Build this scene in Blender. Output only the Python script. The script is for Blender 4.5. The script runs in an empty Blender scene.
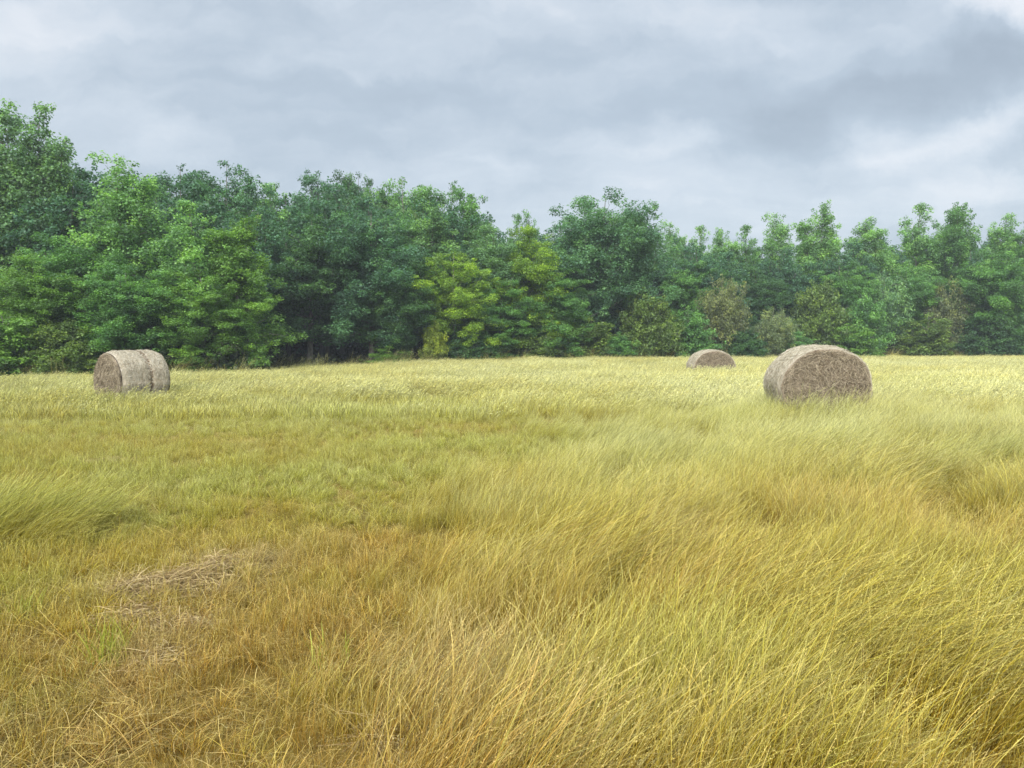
import bpy, math, random
import numpy as np

C = bpy.context.scene.collection
SC = bpy.context.scene
R = math.radians

# ------------------------------------------------------------------ camera
FPX, HOR, CAMZ = 740.0, 342.0, 1.6            # focal length in pixels, horizon row, eye height
cam = bpy.data.cameras.new("camera"); camo = bpy.data.objects.new("camera", cam); C.objects.link(camo)
cam.sensor_width = 36.0; cam.lens = FPX / 1024 * 36.0
cam.clip_start = 0.05; cam.clip_end = 3000
camo.location = (0, 0, CAMZ)
camo.rotation_euler = (R(90) - math.atan((384 - HOR) / FPX), 0, 0)
SC.camera = camo

# ------------------------------------------------------------------ sky, sun, exposure
SUN_EL, SUN_AZ = 38.0, 195.0                  # degrees; azimuth measured clockwise from +Y (behind the camera, a little left)
world = bpy.data.worlds.new("World"); SC.world = world; world.use_nodes = True
nt = world.node_tree; nt.nodes.clear()


def N(tree, kind, **kw):
    n = tree.nodes.new(kind)
    for k, v in kw.items():
        if k.startswith("i_"):
            key = k[2:]
            n.inputs[int(key) if key.isdigit() else key.replace("_", " ")].default_value = v
        else:
            setattr(n, k, v)
    return n


def build_sky():
    L = nt.links.new
    tc = N(nt, "ShaderNodeTexCoord")
    sky = N(nt, "ShaderNodeTexSky", sky_type="NISHITA", sun_disc=False,
            sun_elevation=R(SUN_EL), sun_rotation=R(SUN_AZ), air_density=1.2, dust_density=2.0)
    sep = N(nt, "ShaderNodeSeparateXYZ"); L(tc.outputs["Generated"], sep.inputs[0])
    zz = N(nt, "ShaderNodeMath", operation="MAXIMUM", i_1=0.0); L(sep.outputs["Z"], zz.inputs[0])
    den = N(nt, "ShaderNodeMath", operation="ADD", i_1=0.16); L(zz.outputs[0], den.inputs[0])
    px = N(nt, "ShaderNodeMath", operation="DIVIDE"); L(sep.outputs["X"], px.inputs[0]); L(den.outputs[0], px.inputs[1])
    py = N(nt, "ShaderNodeMath", operation="DIVIDE"); L(sep.outputs["Y"], py.inputs[0]); L(den.outputs[0], py.inputs[1])
    cmb = N(nt, "ShaderNodeCombineXYZ"); L(px.outputs[0], cmb.inputs[0]); L(py.outputs[0], cmb.inputs[1])
    mp = N(nt, "ShaderNodeMapping"); mp.inputs["Rotation"].default_value = (0, 0, R(22)); mp.inputs["Scale"].default_value = (0.75, 1.15, 1)
    mp.inputs["Location"].default_value = (3.3, 1.7, 0)
    L(cmb.outputs[0], mp.inputs[0])
    n1 = N(nt, "ShaderNodeTexNoise", i_Scale=0.62, i_Detail=7.0, i_Roughness=0.5, i_Distortion=0.35); L(mp.outputs[0], n1.inputs["Vector"])
    n2 = N(nt, "ShaderNodeTexNoise", i_Scale=2.1, i_Detail=6.0, i_Roughness=0.55, i_Distortion=0.5); L(mp.outputs[0], n2.inputs["Vector"])
    a1 = N(nt, "ShaderNodeMath", operation="MULTIPLY_ADD", i_1=0.6, i_2=-0.3); L(n1.outputs["Fac"], a1.inputs[0])
    a2 = N(nt, "ShaderNodeMath", operation="MULTIPLY_ADD", i_1=0.3, i_2=-0.15); L(n2.outputs["Fac"], a2.inputs[0])
    s = N(nt, "ShaderNodeMath", operation="ADD"); L(a1.outputs[0], s.inputs[0]); L(a2.outputs[0], s.inputs[1])
    # broad brighter and darker reaches of the cloud deck, by direction
    reaches = [(55, 30, 150, 60, -8, 0.26), (1005, 8, 170, 40, 10, 0.46), (690, 15, 170, 40, 5, 0.14), (945, 150, 130, 26, -16, 0.17), (955, 205, 150, 26, -4, 0.20),
               (640, 150, 110, 24, -5, 0.08), (410, 25, 110, 40, 20, 0.06), (420, 105, 190, 50, -12, -0.14), (800, 128, 150, 42, -14, -0.20), (965, 78, 130, 40, -10, -0.32),
               (680, 100, 130, 40, -10, -0.16), (290, 110, 130, 40, -6, -0.08), (240, 40, 90, 60, 0, -0.05), (560, 180, 260, 22, 0, 0.05)]
    yv = N(nt, "ShaderNodeMath", operation="MAXIMUM", i_1=0.05); L(sep.outputs["Y"], yv.inputs[0])
    ax = N(nt, "ShaderNodeMath", operation="DIVIDE"); L(sep.outputs["X"], ax.inputs[0]); L(yv.outputs[0], ax.inputs[1])
    ez = N(nt, "ShaderNodeMath", operation="DIVIDE"); L(sep.outputs["Z"], ez.inputs[0]); L(yv.outputs[0], ez.inputs[1])
    pl = N(nt, "ShaderNodeCombineXYZ"); L(ax.outputs[0], pl.inputs[0]); L(ez.outputs[0], pl.inputs[1])
    wn = N(nt, "ShaderNodeTexNoise", i_Scale=5.0, i_Detail=7.0, i_Roughness=0.6); L(pl.outputs[0], wn.inputs["Vector"])
    w0 = N(nt, "ShaderNodeVectorMath", operation="SUBTRACT"); L(wn.outputs["Color"], w0.inputs[0]); w0.inputs[1].default_value = (0.5, 0.5, 0.5)
    w1 = N(nt, "ShaderNodeVectorMath", operation="MULTIPLY_ADD"); L(w0.outputs[0], w1.inputs[0]); w1.inputs[1].default_value = (0.34, 0.16, 0); L(pl.outputs[0], w1.inputs[2])
    cur = s
    for (x, y, rx, ry, an, amp) in reaches:
        q = N(nt, "ShaderNodeMapping", vector_type="TEXTURE"); L(w1.outputs[0], q.inputs[0])
        q.inputs["Location"].default_value = ((x - 512) / FPX, (HOR - y) / FPX, 0); q.inputs["Rotation"].default_value = (0, 0, R(-an))
        q.inputs["Scale"].default_value = (rx / FPX, ry / FPX, 1)
        ln = N(nt, "ShaderNodeVectorMath", operation="LENGTH"); L(q.outputs[0], ln.inputs[0])
        mr = N(nt, "ShaderNodeMapRange", interpolation_type="SMOOTHERSTEP"); L(ln.outputs["Value"], mr.inputs[0])
        mr.inputs[1].default_value = 1.35; mr.inputs[2].default_value = 0.0; mr.inputs[3].default_value = 0; mr.inputs[4].default_value = amp
        ad = N(nt, "ShaderNodeMath", operation="ADD"); L(cur.outputs[0], ad.inputs[0]); L(mr.outputs[0], ad.inputs[1]); cur = ad
    # fine wisps in the same plane
    wm = N(nt, "ShaderNodeMapping"); wm.inputs["Scale"].default_value = (3.0, 8.0, 1); wm.inputs["Rotation"].default_value = (0, 0, R(-9)); L(w1.outputs[0], wm.inputs[0])
    wf = N(nt, "ShaderNodeTexNoise", i_Scale=1.6, i_Detail=7.0, i_Roughness=0.55); L(wm.outputs[0], wf.inputs["Vector"])
    wa = N(nt, "ShaderNodeMath", operation="MULTIPLY_ADD", i_1=0.6, i_2=-0.30); L(wf.outputs["Fac"], wa.inputs[0])
    ad = N(nt, "ShaderNodeMath", operation="ADD"); L(cur.outputs[0], ad.inputs[0]); L(wa.outputs[0], ad.inputs[1]); cur = ad
    fac = N(nt, "ShaderNodeMath", operation="ADD", i_1=0.555); L(cur.outputs[0], fac.inputs[0])
    cr = N(nt, "ShaderNodeValToRGB"); L(fac.outputs[0], cr.inputs[0])
    e = cr.color_ramp.elements
    e[0].position = 0.12; e[0].color = (0.335, 0.398, 0.472, 1)
    e[1].position = 0.92; e[1].color = (0.80, 0.825, 0.87, 1)
    m = e.new(0.48); m.color = (0.455, 0.533, 0.618, 1)
    m = e.new(0.66); m.color = (0.580, 0.650, 0.728, 1)
    # an overcast deck is a few times brighter overhead than at the horizon
    zb = N(nt, "ShaderNodeMapRange", interpolation_type="SMOOTHSTEP"); L(sep.outputs["Z"], zb.inputs[0])
    zb.inputs[1].default_value = 0.48; zb.inputs[2].default_value = 0.95; zb.inputs[3].default_value = 4.05; zb.inputs[4].default_value = 16.0
    sc = N(nt, "ShaderNodeVectorMath", operation="SCALE"); L(cr.outputs[0], sc.inputs[0]); L(zb.outputs[0], sc.inputs["Scale"])
    mx = N(nt, "ShaderNodeMixRGB", i_Fac=0.94); L(sky.outputs[0], mx.inputs[1]); L(sc.outputs[0], mx.inputs[2])
    bg = N(nt, "ShaderNodeBackground", i_Strength=0.1); L(mx.outputs[0], bg.inputs[0])
    out = N(nt, "ShaderNodeOutputWorld"); L(bg.outputs[0], out.inputs[0])


build_sky()
sun = bpy.data.lights.new("sun", "SUN"); suno = bpy.data.objects.new("sun", sun); C.objects.link(suno)
sun.energy = 2.2; sun.angle = R(35); sun.color = (1.0, 0.96, 0.9)
suno.rotation_euler = (R(90 - SUN_EL), 0, R(180 - SUN_AZ))
SC.view_settings.view_transform = "Standard"; SC.view_settings.look = "None"
SC.view_settings.exposure = 1.40; SC.view_settings.gamma = 1.0; SC.view_settings.use_curve_mapping = False
SC.render.engine = "CYCLES"
SC.cycles.use_denoising = True
SC.cycles.max_bounces = 6; SC.cycles.diffuse_bounces = 3; SC.cycles.transmission_bounces = 3; SC.cycles.transparent_max_bounces = 4
SC.cycles.use_adaptive_sampling = False
SC.cycles.volume_bounces = 0

# ------------------------------------------------------------------ helpers
def tag(o, label=None, cat=None, group=None, kind=None):
    if label: o["label"] = label
    if cat: o["category"] = cat
    if group: o["group"] = group
    if kind: o["kind"] = kind
    return o


def np_mesh(name, V, F, mat, attrs=None, smooth=False):
    """V (n,3) points, F (m,k) faces all of k corners."""
    me = bpy.data.meshes.new(name)
    V = np.asarray(V, np.float32); F = np.asarray(F, np.int32)
    m, k = F.shape
    me.vertices.add(len(V)); me.vertices.foreach_set("co", V.ravel())
    me.loops.add(m * k); me.loops.foreach_set("vertex_index", F.ravel())
    me.polygons.add(m)
    me.polygons.foreach_set("loop_start", np.arange(0, m * k, k, dtype=np.int32))
    if smooth: me.polygons.foreach_set("use_smooth", np.ones(m, bool))
    for an, (ty, arr) in (attrs or {}).items():
        a = me.attributes.new(an, ty, "POINT")
        a.data.foreach_set("vector" if ty == "FLOAT_VECTOR" else "value", np.asarray(arr).ravel())
    if mat: me.materials.append(mat)
    me.update(calc_edges=True)
    return me


def link(name, me, parent=None):
    o = bpy.data.objects.new(name, me); C.objects.link(o)
    if parent: o.parent = parent
    return o


def hash2(ix, iy, seed):
    h = (ix.astype(np.int64) * 374761393 + iy.astype(np.int64) * 668265263 + seed * 1442695041) & 0xFFFFFFFF
    h = ((h ^ (h >> 13)) * 1274126177) & 0xFFFFFFFF
    return ((h ^ (h >> 16)) & 0xFFFF) / 65535.0


def vnoise(x, y, seed=0):
    x = np.asarray(x, float); y = np.asarray(y, float)
    ix = np.floor(x); iy = np.floor(y); fx = x - ix; fy = y - iy
    fx = fx * fx * (3 - 2 * fx); fy = fy * fy * (3 - 2 * fy)
    a = hash2(ix, iy, seed); b = hash2(ix + 1, iy, seed); c = hash2(ix, iy + 1, seed); d = hash2(ix + 1, iy + 1, seed)
    return (a * (1 - fx) + b * fx) * (1 - fy) + (c * (1 - fx) + d * fx) * fy


def fbm(x, y, seed=0, oct=4):
    s = 0; a = 0.5; t = 0
    for k in range(oct):
        s = s + a * vnoise(np.asarray(x) * 2 ** k + 17.3 * k, np.asarray(y) * 2 ** k - 9.1 * k, seed + k); t += a; a *= 0.5
    return s / t


def sstep(a, b, x):
    t = np.clip((np.asarray(x, float) - a) / (b - a), 0, 1); return t * t * (3 - 2 * t)


def gauss(x, y, cx, cy, rx, ry):
    return np.exp(-((x - cx) / rx) ** 2 - ((y - cy) / ry) ** 2)


def tubes(paths, sides=6):
    """paths: list of (points (n,3), radii (n,)) -> verts, quads"""
    VV, FF, off = [], [], 0
    for P, rad in paths:
        P = np.asarray(P, float); n = len(P)
        T = np.gradient(P, axis=0); T /= np.linalg.norm(T, axis=1)[:, None] + 1e-9
        ref = np.where(np.abs(T[:, 2:3]) > 0.9, np.array([[1.0, 0, 0]]), np.array([[0, 0, 1.0]]))
        A = np.cross(T, ref); A /= np.linalg.norm(A, axis=1)[:, None] + 1e-9
        B = np.cross(T, A)
        ang = np.linspace(0, 2 * math.pi, sides, endpoint=False)
        ring = P[:, None, :] + (A[:, None, :] * np.cos(ang)[None, :, None] + B[:, None, :] * np.sin(ang)[None, :, None]) * np.asarray(rad)[:, None, None]
        VV.append(ring.reshape(-1, 3))
        i = np.arange(n - 1)[:, None] * sides + np.arange(sides)[None, :]
        j = np.arange(n - 1)[:, None] * sides + (np.arange(sides)[None, :] + 1) % sides
        FF.append((np.stack([i, j, j + sides, i + sides], -1).reshape(-1, 4)) + off)
        off += n * sides
    return np.concatenate(VV), np.concatenate(FF)


# ------------------------------------------------------------------ layout: tree edge and terrain
EDGE_PX = [-700, -300, 0, 100, 250, 275, 400, 480, 560, 660, 760, 900, 1024, 1400, 1900]
EDGE_Y = [18, 26, 30.5, 31.5, 33.5, 40, 43, 46, 48, 51, 55, 59, 61, 62, 52]


def edge_depth(x, y):
    """depth of the wood's edge along the ray through (x, y)"""
    p = 512 + FPX * np.asarray(x, float) / np.maximum(np.asarray(y, float), 0.5)
    return np.interp(p, EDGE_PX, EDGE_Y)


def ground_z(x, y):
    x = np.asarray(x, float); y = np.asarray(y, float)
    z = 0.20 * gauss(x, y, -1, 47, 22, 15) - 0.17 * gauss(x, y, -22, 31, 9, 9)
    z = z - 0.34 * gauss(x, y, -13, 41, 7, 8)
    z = z + 0.10 * gauss(x, y, 5.5, 13.5, 4, 5) + 0.05 * gauss(x, y, 7.5, 28, 6, 7) + 0.05 * gauss(x, y, 32, 58, 20, 16)
    z = z + (fbm(x * 0.35, y * 0.35, 5, 3) - 0.5) * 0.07 * sstep(0, 4, y)
    return z


def at(px, Y):
    x = (px - 512.0) / FPX * Y
    return float(x), float(Y), float(ground_z(x, Y))


# ------------------------------------------------------------------ materials
def new_mat(name):
    m = bpy.data.materials.new(name); m.use_nodes = True; m.node_tree.nodes.clear(); return m, m.node_tree


def leaf_material():
    m, t = new_mat("foliage"); L = t.links.new
    oi = N(t, "ShaderNodeObjectInfo")
    at1 = N(t, "ShaderNodeAttribute", attribute_name="rnd")
    at2 = N(t, "ShaderNodeAttribute", attribute_name="clump")
    mr = N(t, "ShaderNodeMapRange", i_3=0.6, i_4=1.4); L(at1.outputs["Fac"], mr.inputs[0])
    mr2 = N(t, "ShaderNodeMapRange", i_3=0.65, i_4=1.4); L(at2.outputs["Fac"], mr2.inputs[0])
    mul = N(t, "ShaderNodeMath", operation="MULTIPLY"); L(mr.outputs[0], mul.inputs[0]); L(mr2.outputs[0], mul.inputs[1])
    sc = N(t, "ShaderNodeVectorMath", operation="SCALE"); L(oi.outputs["Color"], sc.inputs[0]); L(mul.outputs[0], sc.inputs["Scale"])
    yel = N(t, "ShaderNodeMixRGB", blend_type="MULTIPLY"); yel.inputs[2].default_value = (1.22, 1.08, 0.7, 1)
    f = N(t, "ShaderNodeMath", operation="POWER", i_1=2.5); L(at2.outputs["Fac"], f.inputs[0]); L(f.outputs[0], yel.inputs[0]); L(sc.outputs[0], yel.inputs[1])
    pb = N(t, "ShaderNodeBsdfPrincipled", i_Roughness=0.5); pb.inputs["Specular IOR Level"].default_value = 0.4; L(yel.outputs[0], pb.inputs["Base Color"])
    tr = N(t, "ShaderNodeBsdfTranslucent"); tb = N(t, "ShaderNodeMixRGB", blend_type="MULTIPLY", i_Fac=1.0); tb.inputs[2].default_value = (1.3, 1.35, 0.6, 1)
    L(yel.outputs[0], tb.inputs[1]); L(tb.outputs[0], tr.inputs[0])
    mx = N(t, "ShaderNodeMixShader", i_Fac=0.42); L(pb.outputs[0], mx.inputs[1]); L(tr.outputs[0], mx.inputs[2])
    o = N(t, "ShaderNodeOutputMaterial"); L(mx.outputs[0], o.inputs[0])
    return m


def bark_material():
    m, t = new_mat("bark"); L = t.links.new
    tc = N(t, "ShaderNodeTexCoord"); mp = N(t, "ShaderNodeMapping"); mp.inputs["Scale"].default_value = (7, 7, 1.3); L(tc.outputs["Object"], mp.inputs[0])
    no = N(t, "ShaderNodeTexNoise", i_Scale=2.0, i_Detail=6.0); L(mp.outputs[0], no.inputs["Vector"])
    cr = N(t, "ShaderNodeValToRGB"); L(no.outputs["Fac"], cr.inputs[0])
    cr.color_ramp.elements[0].position = 0.3; cr.color_ramp.elements[0].color = (0.07, 0.062, 0.052, 1)
    cr.color_ramp.elements[1].position = 0.7; cr.color_ramp.elements[1].color = (0.24, 0.22, 0.19, 1)
    pb = N(t, "ShaderNodeBsdfPrincipled", i_Roughness=0.95); L(cr.outputs[0], pb.inputs["Base Color"])
    bp = N(t, "ShaderNodeBump", i_Strength=0.6, i_Distance=0.05); L(no.outputs["Fac"], bp.inputs["Height"]); L(bp.outputs[0], pb.inputs["Normal"])
    o = N(t, "ShaderNodeOutputMaterial"); L(pb.outputs[0], o.inputs[0])
    return m


def ground_material():
    m, t = new_mat("field_soil"); L = t.links.new
    g = N(t, "ShaderNodeNewGeometry")
    n1 = N(t, "ShaderNodeTexNoise", i_Scale=0.5, i_Detail=6.0); L(g.outputs["Position"], n1.inputs["Vector"])
    n2 = N(t, "ShaderNodeTexNoise", i_Scale=14.0, i_Detail=8.0, i_Roughness=0.7); L(g.outputs["Position"], n2.inputs["Vector"])
    mx = N(t, "ShaderNodeMath", operation="MULTIPLY_ADD", i_1=0.5); L(n1.outputs["Fac"], mx.inputs[0])
    h = N(t, "ShaderNodeMath", operation="MULTIPLY", i_1=0.5); L(n2.outputs["Fac"], h.inputs[0]); L(h.outputs[0], mx.inputs[2])
    cr = N(t, "ShaderNodeValToRGB"); L(mx.outputs[0], cr.inputs[0])
    cr.color_ramp.elements[0].position = 0.35; cr.color_ramp.elements[0].color = (0.09, 0.052, 0.010, 1)
    cr.color_ramp.elements[1].position = 0.68; cr.color_ramp.elements[1].color = (0.30, 0.21, 0.07, 1)
    e = cr.color_ramp.elements.new(0.5); e.color = (0.18, 0.125, 0.025, 1)
    pb = N(t, "ShaderNodeBsdfPrincipled", i_Roughness=1.0); L(cr.outputs[0], pb.inputs["Base Color"]); pb.inputs["Specular IOR Level"].default_value = 0.1
    bp = N(t, "ShaderNodeBump", i_Strength=0.8, i_Distance=0.04); L(n2.outputs["Fac"], bp.inputs["Height"]); L(bp.outputs[0], pb.inputs["Normal"])
    o = N(t, "ShaderNodeOutputMaterial"); L(pb.outputs[0], o.inputs[0])
    return m


def grass_material():
    """stem colour runs from a red-brown or green root to a straw seed head; patches of the field differ (tint: x red-brown, y green, z pale)"""
    m, t = new_mat("meadow_grass"); L = t.links.new
    ah = N(t, "ShaderNodeAttribute", attribute_name="along")
    ar = N(t, "ShaderNodeAttribute", attribute_name="rnd")
    ti = N(t, "ShaderNodeAttribute", attribute_name="tint", attribute_type="INSTANCER")
    sp = N(t, "ShaderNodeSeparateXYZ"); L(ti.outputs["Vector"], sp.inputs[0])

    def ramp(stops):
        cr = N(t, "ShaderNodeValToRGB"); L(ah.outputs["Fac"], cr.inputs[0])
        e = cr.color_ramp.elements
        e[0].position, e[0].color = stops[0][0], (*stops[0][1], 1)
        e[1].position, e[1].color = stops[-1][0], (*stops[-1][1], 1)
        for p, c in stops[1:-1]:
            k = e.new(p); k.color = (*c, 1)
        return cr
    base = ramp([(0.0, (0.13, 0.070, 0.001)), (0.3, (0.32, 0.205, 0.004)), (0.62, (0.47, 0.365, 0.016)), (0.85, (0.55, 0.465, 0.06)), (1.0, (0.70, 0.63, 0.18))])  # brown roots, here and below, darkened further as painted shade between stems
    red = ramp([(0.0, (0.15, 0.062, 0.004)), (0.35, (0.42, 0.215, 0.026)), (0.75, (0.60, 0.37, 0.08)), (1.0, (0.72, 0.53, 0.20))])
    grn = ramp([(0.0, (0.10, 0.095, 0.001)), (0.35, (0.28, 0.31, 0.008)), (1.0, (0.56, 0.59, 0.11))])
    pal = ramp([(0.0, (0.30, 0.25, 0.01)), (0.45, (0.57, 0.53, 0.09)), (0.8, (0.68, 0.67, 0.29)), (1.0, (0.77, 0.77, 0.43))])
    ded = ramp([(0.0, (0.30, 0.18, 0.06)), (0.5, (0.56, 0.41, 0.18)), (1.0, (0.74, 0.60, 0.33))])
    # single stems pick a colour of their own round the patch's mean
    def jit(sock, amt, seed):
        w = N(t, "ShaderNodeMath", operation="MULTIPLY_ADD", i_1=seed); L(ar.outputs["Fac"], w.inputs[0]); w.inputs[2].default_value = 0.37 * seed
        fr = N(t, "ShaderNodeMath", operation="FRACT"); L(w.outputs[0], fr.inputs[0])
        c = N(t, "ShaderNodeMath", operation="MULTIPLY_ADD", i_1=amt, i_2=-amt * 0.5); L(fr.outputs[0], c.inputs[0])
        s = N(t, "ShaderNodeMath", operation="ADD", use_clamp=True); L(sock, s.inputs[0]); L(c.outputs[0], s.inputs[1]); return s.outputs[0]
    m1 = N(t, "ShaderNodeMixRGB"); L(jit(sp.outputs[0], 0.5, 13.0), m1.inputs[0]); L(base.outputs[0], m1.inputs[1]); L(red.outputs[0], m1.inputs[2])
    m2 = N(t, "ShaderNodeMixRGB"); L(jit(sp.outputs[1], 0.4, 29.0), m2.inputs[0]); L(m1.outputs[0], m2.inputs[1]); L(grn.outputs[0], m2.inputs[2])
    m3 = N(t, "ShaderNodeMixRGB"); L(jit(sp.outputs[2], 0.4, 47.0), m3.inputs[0]); L(m2.outputs[0], m3.inputs[1]); L(pal.outputs[0], m3.inputs[2])
    dd = N(t, "ShaderNodeAttribute", attribute_name="dead", attribute_type="INSTANCER")
    m4 = N(t, "ShaderNodeMixRGB"); L(jit(dd.outputs["Fac"], 0.3, 61.0), m4.inputs[0]); L(m3.outputs[0], m4.inputs[1]); L(ded.outputs[0], m4.inputs[2]); m3 = m4
    vr = N(t, "ShaderNodeMapRange", i_3=0.27, i_4=1.18); L(ar.outputs["Fac"], vr.inputs[0])
    sc = N(t, "ShaderNodeVectorMath", operation="SCALE"); L(m3.outputs[0], sc.inputs[0]); L(vr.outputs[0], sc.inputs["Scale"])
    pb = N(t, "ShaderNodeBsdfPrincipled", i_Roughness=0.6); pb.inputs["Specular IOR Level"].default_value = 0.12; L(sc.outputs[0], pb.inputs["Base Color"])
    tr = N(t, "ShaderNodeBsdfTranslucent"); L(sc.outputs[0], tr.inputs[0])
    mx = N(t, "ShaderNodeMixShader", i_Fac=0.25); L(pb.outputs[0], mx.inputs[1]); L(tr.outputs[0], mx.inputs[2])
    o = N(t, "ShaderNodeOutputMaterial"); L(mx.outputs[0], o.inputs[0])
    return m


def hay_material(name, stops, scale, bump=0.6, spiral=False):
    m, t = new_mat(name); L = t.links.new
    tc = N(t, "ShaderNodeTexCoord")
    a = N(t, "ShaderNodeTexNoise", i_Scale=scale, i_Detail=9.0, i_Roughness=0.72, i_Distortion=0.4)
    mp = N(t, "ShaderNodeMapping"); L(tc.outputs["Object"], mp.inputs[0])
    mp.inputs["Scale"].default_value = (1, 1, 1) if spiral else (2.6, 1, 1)
    L(mp.outputs[0], a.inputs["Vector"])
    b = N(t, "ShaderNodeTexNoise", i_Scale=2.2, i_Detail=5.0, i_Roughness=0.6); L(tc.outputs["Object"], b.inputs["Vector"])
    ad = N(t, "ShaderNodeMath", operation="MULTIPLY_ADD", i_1=0.6); L(a.outputs["Fac"], ad.inputs[0])
    hb = N(t, "ShaderNodeMath", operation="MULTIPLY", i_1=0.4); L(b.outputs["Fac"], hb.inputs[0]); L(hb.outputs[0], ad.inputs[2])
    cr = N(t, "ShaderNodeValToRGB"); L(ad.outputs[0], cr.inputs[0]); e = cr.color_ramp.elements
    e[0].position, e[0].color = stops[0][0], (*stops[0][1], 1); e[1].position, e[1].color = stops[-1][0], (*stops[-1][1], 1)
    for p, c in stops[1:-1]:
        k = e.new(p); k.color = (*c, 1)
    pb = N(t, "ShaderNodeBsdfPrincipled", i_Roughness=0.95); pb.inputs["Specular IOR Level"].default_value = 0.15; L(cr.outputs[0], pb.inputs["Base Color"])
    bp = N(t, "ShaderNodeBump", i_Strength=bump, i_Distance=0.03); L(a.outputs["Fac"], bp.inputs["Height"]); L(bp.outputs[0], pb.inputs["Normal"])
    o = N(t, "ShaderNodeOutputMaterial"); L(pb.outputs[0], o.inputs[0])
    return m


def straw_material(name, dark, light):
    m, t = new_mat(name); L = t.links.new
    ar = N(t, "ShaderNodeAttribute", attribute_name="rnd")
    cr = N(t, "ShaderNodeValToRGB"); L(ar.outputs["Fac"], cr.inputs[0])
    cr.color_ramp.elements[0].color = (*dark, 1); cr.color_ramp.elements[1].color = (*light, 1)
    pb = N(t, "ShaderNodeBsdfPrincipled", i_Roughness=0.8); pb.inputs["Specular IOR Level"].default_value = 0.2; L(cr.outputs[0], pb.inputs["Base Color"])
    o = N(t, "ShaderNodeOutputMaterial"); L(pb.outputs[0], o.inputs[0])
    return m


M_LEAF, M_BARK, M_GROUND, M_GRASS = leaf_material(), bark_material(), ground_material(), grass_material()
M_WRAP = hay_material("weathered_hay_side", [(0.28, (0.20, 0.155, 0.105)), (0.45, (0.37, 0.315, 0.235)), (0.58, (0.48, 0.425, 0.335)), (0.75, (0.58, 0.535, 0.45))], 16)
M_FACE = hay_material("rolled_hay_end", [(0.34, (0.05, 0.034, 0.022)), (0.45, (0.19, 0.145, 0.10)), (0.56, (0.33, 0.275, 0.20)), (0.70, (0.48, 0.42, 0.31))], 24, 1.0, True)  # darkest stop paints shaded hollows into the hay
M_GROOVE = straw_material("brown_hay_band", (0.14, 0.09, 0.055), (0.36, 0.27, 0.18))
M_STRAW_PALE = straw_material("pale_straw", (0.25, 0.21, 0.14), (0.62, 0.58, 0.46))
M_STRAW_BROWN = straw_material("brown_straw", (0.07, 0.048, 0.028), (0.55, 0.47, 0.33))  # dark end of the range deepens the painted shade in the end hollows
M_DEAD = straw_material("bleached_cut_grass", (0.12, 0.068, 0.02), (0.52, 0.40, 0.20))

# ------------------------------------------------------------------ ground: one sheet to the horizon
def build_ground():
    def axis(near, step, far):
        a = [0.0]
        s = step
        while a[-1] < far:
            if a[-1] > near: s *= 1.22
            a.append(a[-1] + s)
        return np.array(a)
    ax = axis(30, 0.5, 1500); xs = np.concatenate([-ax[:0:-1], ax])
    ay = axis(68, 0.5, 1500); by = axis(3, 0.5, 1500); ys = np.concatenate([-by[:0:-1], ay])
    X, Y = np.meshgrid(xs, ys); Z = ground_z(X, Y)
    V = np.stack([X, Y, Z], -1).reshape(-1, 3); nx = len(xs)
    i = (np.arange(len(ys) - 1)[:, None] * nx + np.arange(nx - 1)[None, :]).ravel()
    F = np.stack([i, i + 1, i + 1 + nx, i + nx], -1)
    tag(link("ground", np_mesh("ground", V, F, M_GROUND, smooth=True)), "open hay field of dry soil and thatch under the grass", "ground", kind="structure")


build_ground()

# ------------------------------------------------------------------ trees
LEAFV = np.array([[0, 0, 0], [-0.36, 0.45, 0.10], [0, 1.0, -0.06], [0.36, 0.45, 0.10]])


def leaf_cloud(rng, cen, rad, n, leaf, flat=0.7, droop=0.25, up=0.7):
    """leaves in clumps: cen (k,3), rad (k,), n (k,) -> verts, quads, rnd, clump"""
    idx = np.repeat(np.arange(len(cen)), n); m = len(idx)
    d = rng.normal(size=(m, 3)); d /= np.linalg.norm(d, axis=1)[:, None]
    r = rad[idx] * rng.random(m) ** 0.45
    off = d * r[:, None]; off[:, 2] *= flat
    P = cen[idx] + off
    nrm = d * 0.5 + rng.normal(size=(m, 3)) * 0.45; nrm[:, 2] += up
    nrm /= np.linalg.norm(nrm, axis=1)[:, None]
    ax = rng.normal(size=(m, 3)) + d * 0.8; ax[:, 2] -= droop
    ax -= nrm * (ax * nrm).sum(1)[:, None]; ax /= np.linalg.norm(ax, axis=1)[:, None] + 1e-9
    sd = np.cross(ax, nrm)
    s = leaf * (0.65 + 0.7 * rng.random(m))
    V = P[:, None, :] + (sd[:, None, :] * LEAFV[None, :, 0:1] + ax[:, None, :] * LEAFV[None, :, 1:2] + nrm[:, None, :] * LEAFV[None, :, 2:3]) * s[:, None, None]
    cl = rng.random(len(cen))[idx]
    return V.reshape(-1, 3), np.arange(m * 4).reshape(m, 4), np.repeat(rng.random(m), 4), np.repeat(cl, 4)


PROF = {
    "cone": lambda u: np.interp(u, [0, .12, .35, .6, .8, .92, 1], [.75, 1, 1, .82, .55, .33, .10]),
    "spire": lambda u: np.interp(u, [0, .12, .35, .6, .8, .92, 1], [.8, 1, .96, .74, .46, .27, .08]),
    "dome": lambda u: np.interp(u, [0, .2, .5, .75, .9, 1], [.65, .95, 1, .93, .74, .38]),
    "oval": lambda u: np.interp(u, [0, .2, .45, .7, .88, 1], [.6, .9, 1, .88, .58, .2]),
    "spread": lambda u: np.interp(u, [0, .25, .6, .85, 1], [.8, 1, 1, .75, .4]),
    "shrub": lambda u: np.interp(u, [0, .3, .6, .85, 1], [1, 1, .85, .6, .3]),
}


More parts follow.
